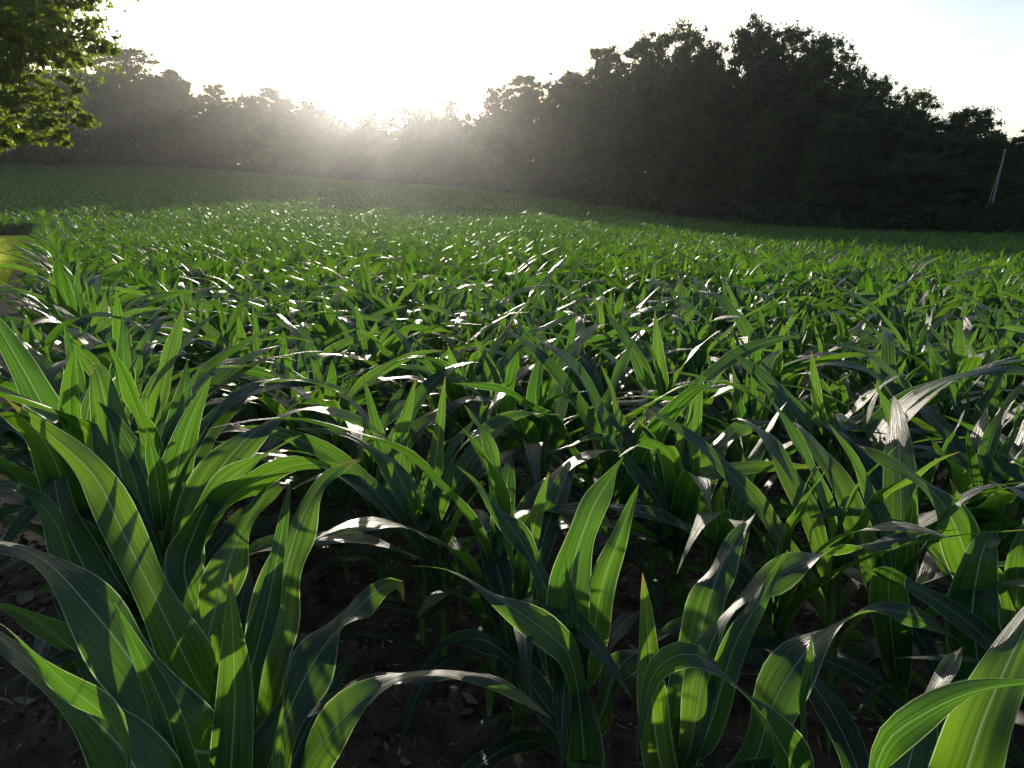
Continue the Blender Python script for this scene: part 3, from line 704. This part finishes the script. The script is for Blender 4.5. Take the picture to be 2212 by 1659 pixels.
for (px, yt, back, kind, v, wpx, label, g) in SKY: place_px(px, yt, back, kind, v, wpx * (1.3 if px < 1760 else 1.12), label, g)
skx = np.array([-700] + [s[0] for s in SKY] + [2900]); sky_ = np.array([120] + [s[1] for s in SKY] + [330])
def fill(n, x0, x1, back, jit, f0, f1, wm, kinds, label, group):
    for i in range(n):
        px = x0 + (x1 - x0) * (i + random.uniform(.2, .8)) / n
        top = float(np.interp(px, skx, sky_)); bot = float(np.interp(px, ex, ey))
        yt = bot - (bot - top) * random.uniform(f0, f1)
        az = math.atan((px / 2212 - .5) / F); r = edge_R(az) + back
        kind = random.choice(kinds)
        place_px(px, yt, back + random.uniform(-jit, jit), kind, random.randrange(8), wm / r * F * 2212 * random.uniform(.85, 1.2), label, group)
LBL = 'dark leafy tree inside the shaded wood, below the skyline'
fill(34, -180, 1060, 3, 1.5, .55, .8, 8.5, ['bushy', 'broad'], LBL, 'trees below the skyline of the wood')
fill(22, 1060, 2420, 3, 1.2, .45, .7, 7.5, ['bushy', 'broad'], LBL, 'trees below the skyline of the wood')
fill(26, 1060, 2420, 7, 1.5, .68, .9, 8.0, ['bushy', 'tall', 'broad'], LBL, 'trees below the skyline of the wood')
fill(34, -180, 1060, 10, 2, .7, .93, 10.0, ['bushy', 'broad'], LBL, 'trees below the skyline of the wood')
fill(30, 1060, 2460, 13, 2, .6, .85, 9.0, ['bushy'], LBL, 'trees below the skyline of the wood')
fill(5, 2260, 2700, 7, 1.5, .9, 1.0, 8.0, ['bushy', 'tall', 'broad'], LBL, 'trees below the skyline of the wood')
fill(5, -600, -40, 7, 1.5, .9, 1.0, 9.0, ['bushy', 'broad'], LBL, 'trees below the skyline of the wood')
for (px, yt, dd, wpx) in [(2150, 432, 58.5, 75), (2200, 415, 59, 90), (2105, 455, 58.5, 60), (2060, 440, 59, 80)]:
    q = P(px, yt, dd); gz = float(terrain(q[0], q[1]))
    add_tree(q[0], q[1], (q[2] - gz) / .96, wpx / 2212 / F * dd / 9.2, 'bushy', px, 'low bush crowding the foot of the leaning pole', 'bushes around the leaning pole').name = 'bush'
fill(40, -200, 1080, 17, 2, .7, .9, 11.0, ['bushy'], LBL, 'trees below the skyline of the wood')
fill(34, -200, 1080, 24, 2, .5, .85, 12.0, ['bushy'], LBL, 'trees below the skyline of the wood')
# undergrowth closing the foot of the wood
cen, rad = [], []
for az in np.linspace(eaz[0], eaz[-1], 420):
    for rowb in range(8):
        r = edge_R(az) + .8 + rowb * 2.4 + rng.uniform(-.5, .5); x, y = r * math.sin(az), r * math.cos(az)
        cen.append((x, y, float(terrain(x, y)) + .8 + rng.uniform(0, 1.5 + .5 * rowb))); rad.append(rng.uniform(.9, 1.7))
V, Fq = leaf_cloud(np.array(cen), np.array(rad), 75, .22, rng, flat=.95)
tag(obj('undergrowth', mesh_np('undergrowth', V, Fq, M_crown3, smooth=False)), 'dark undergrowth along the foot of the wood', 'undergrowth', kind='stuff')

# ------------------------------------------------------------------ the maple whose branches hang in at the upper left
mb = [(-260, -120, 300), (-140, 40, 260), (-60, -140, 240), (40, -60, 150), (120, -40, 90), (60, 40, 110), (150, 40, 75), (190, 85, 52), (215, 105, 34), (20, 120, 90), (100, 100, 70),
      (-90, 200, 170), (-200, 260, 160), (20, 220, 70), (60, 180, 50), (90, 225, 58), (130, 215, 38), (155, 240, 34), (185, 262, 22), (60, 265, 50), (100, 270, 26), (128, 290, 14),
      (20, 285, 28), (-40, 280, 50), (45, 290, 18), (75, 300, 10), (142, 308, 7), (10, 312, 9), (-120, 310, 60), (140, 170, 14), (165, 195, 12), (200, 270, 12), (130, 130, 22), (170, 120, 26), (228, 98, 18), (170, 5, 40), (205, 0, 14)]
MD = 25.0
cen, rad = [], []
for (px, py, rp) in mb:
    d = MD + rng.uniform(-1.2, 1.2); r = rp / 2212 / F * d
    for q in range(int(5 + r * 8)):
        dv = np.clip(rng.normal(0, .42, 3), -.8, .8); c = P(px, py, d) + dv * r * np.array([1, 1.1, .8]); cen.append(c); rad.append(max(.22, r * rng.uniform(.25, .5)))
cen, rad = np.array(cen), np.array(rad)
mx_, my_ = -20.5, 25.0; mz = float(terrain(mx_, my_))
# rest of the crown, out of the picture
for i in range(70):
    a = rng.uniform(0, 6.283); f = rng.uniform(0, 1); rr = 6.2 * math.sqrt(1 - (2 * f - 1) ** 2 * .8) * rng.uniform(.3, 1)
    c = np.array([mx_ - 1.0 + rr * math.cos(a), my_ + rr * math.sin(a), mz + 4.6 + 11 * f])
    if (c[0] > -16.5 and c[2] < 9): continue
    cen = np.vstack([cen, c]); rad = np.append(rad, rng.uniform(.9, 1.5))
n_i = (64 * (rad / .6) ** 2).astype(int) + 10
idx = np.repeat(np.arange(len(cen)), n_i); m = len(idx)
d = rng.normal(0, 1, (m, 3)); d /= np.linalg.norm(d, axis=1, keepdims=True)
p = cen[idx] + d * (rad[idx] * np.minimum(np.abs(rng.normal(0, .55, m)), 1.15))[:, None] * [1, 1, .6]
u = rng.normal(0, 1, (m, 3)) + [0, 0, -.6]; u /= np.linalg.norm(u, axis=1, keepdims=True)
v = np.cross(u, rng.normal(0, 1, (m, 3))); v /= np.linalg.norm(v, axis=1, keepdims=True)
s = (.085 * rng.uniform(.7, 1.35, m))[:, None]
# five-pointed leaf outline as a fan of two quads
pl = lambda a, b: p + u * s * a + v * s * b
V = np.stack([pl(-.9, 0), pl(-.2, .95), pl(.15, .35), pl(1.05, 0), pl(-.2, -.95), pl(.15, -.35)], 1).reshape(-1, 3)
b0 = np.arange(m)[:, None] * 6
Fq = np.concatenate([b0 + np.array([[0, 1, 2, 3]]), b0 + np.array([[0, 3, 5, 4]])], 0)
root = empty('maple_tree', (mx_, my_, mz)); tag(root, 'big maple overhanging the upper left corner, its leaf tips lit by the sun', 'tree')
org = np.array([mx_, my_, mz])
obj('crown', mesh_np('maple_crown', V - org, Fq, M_maple, smooth=False), root)
Vt, Ft = [], []; off = 0
def addt(path, rad_, nr=8):
    global off
    V, Fq = tube(path, rad_, nr); Vt.append(V); Ft.append(Fq + off); off += len(V)
addt(catmull([[0, 0, -.3], [.1, .1, 3], [-.2, 0, 7], [0, 0, 13]], 14), np.linspace(.48, .1, 14), 12)
for (px, py, z0, rr) in [(200, 85, 5.5, .16), (150, 240, 3.6, .12), (190, 262, 3.4, .07), (128, 308, 3.0, .06), (60, 60, 6.5, .14), (-60, 300, 3.2, .1), (20, 220, 4.2, .1), (170, 0, 7.5, .12), (-200, 100, 5, .15)]:
    e = P(px, py, MD) - org; st = np.array([0, 0, z0]); md = (st + e) / 2 + [0, 0, 1.0]
    path = catmull([st, md, e], 12); addt(path, np.linspace(rr, .015, 12), 6)
    for q in range(5):
        i0 = random.randrange(4, 11); e2 = path[i0] + np.array([random.uniform(.2, 1.4), random.gauss(0, .8), random.gauss(-.1, .6)])
        addt(catmull([path[i0], (path[i0] + e2) / 2 + [0, 0, .12], e2], 6), np.linspace(.03, .008, 6), 5)
obj('trunk', mesh_np('maple_trunk', np.concatenate(Vt), np.concatenate(Ft), M_bark), root)

# ------------------------------------------------------------------ leaning utility pole with its guy wire
d = 60.5
top, bot = P(2171, 325, d), P(2128, 505, d)
gz = float(terrain(bot[0], bot[1]))
bot = bot + (bot - top) * ((bot[2] - gz + .3) / (top[2] - bot[2]))
root = empty('utility_pole', bot); tag(root, 'grey wooden utility pole leaning among the trees at the right', 'utility pole')
V, Fq = tube([[0, 0, 0], *(list((top - bot)[None] * np.linspace(.25, 1, 4)[:, None]))], [.085, .082, .08, .075, .07], 12)
obj('post', mesh_np('post', V, Fq, M_pole), root)
V, Fq = tube([(top - bot) * .999 + [0, 0, -.02], (top - bot) * 1.0 + [0, 0, .06]], [.10, .08], 12)
V = np.vstack([V, V[-12:].mean(0)]); Fq = np.vstack([Fq, [[12 + i, 12 + (i + 1) % 12, 24, 24] for i in range(12)]])
me = bpy.data.meshes.new('cap'); me.from_pydata([tuple(v) for v in V], [], [tuple(f[:4]) if f[2] != f[3] else tuple(f[:3]) for f in Fq.tolist()]); me.materials.append(M_steel)
obj('cap', me, root)
V, Fq = tube([(top - bot) * .90, P(2106, 502, d - 2) - bot + [0, 0, -1.2]], [.018, .018], 6)
obj('guy_wire', mesh_np('guy_wire', V, Fq, M_steel), root)

# ------------------------------------------------------------------ haze
hz = bpy.data.meshes.new('haze')
x0, x1, y0, y1, z0, z1 = -1000, 1000, -400, 1300, -3, 42
zt = float(terrain(np.array([x0, x1, 0]), np.array([1300, 1300, 1300])).max())
z0 = float(min(0, terrain(gx[:, None] + 0 * gy[None], gy[None] + 0 * gx[:, None]).min())) - 1
z1 = float(max(z1, terrain(gx[:, None] + 0 * gy[None], gy[None] + 0 * gx[:, None]).max() + 3))
vs = [(x, y, z) for x in (x0, x1) for y in (y0, y1) for z in (z0, z1)]
hz.from_pydata(vs, [], [(0, 1, 3, 2), (4, 6, 7, 5), (0, 4, 5, 1), (2, 3, 7, 6), (0, 2, 6, 4), (1, 5, 7, 3)])
m, t, out = new_mat('haze_air'); pv = nd(t, 'ShaderNodeVolumePrincipled')
pv.inputs['Color'].default_value = (.9, .92, .95, 1); pv.inputs['Density'].default_value = .00017; pv.inputs['Anisotropy'].default_value = .88
t.links.new(pv.outputs[0], out.inputs['Volume']); hz.materials.append(m)
tag(obj('haze', hz), 'thin bright evening haze glowing towards the sun', kind='stuff')
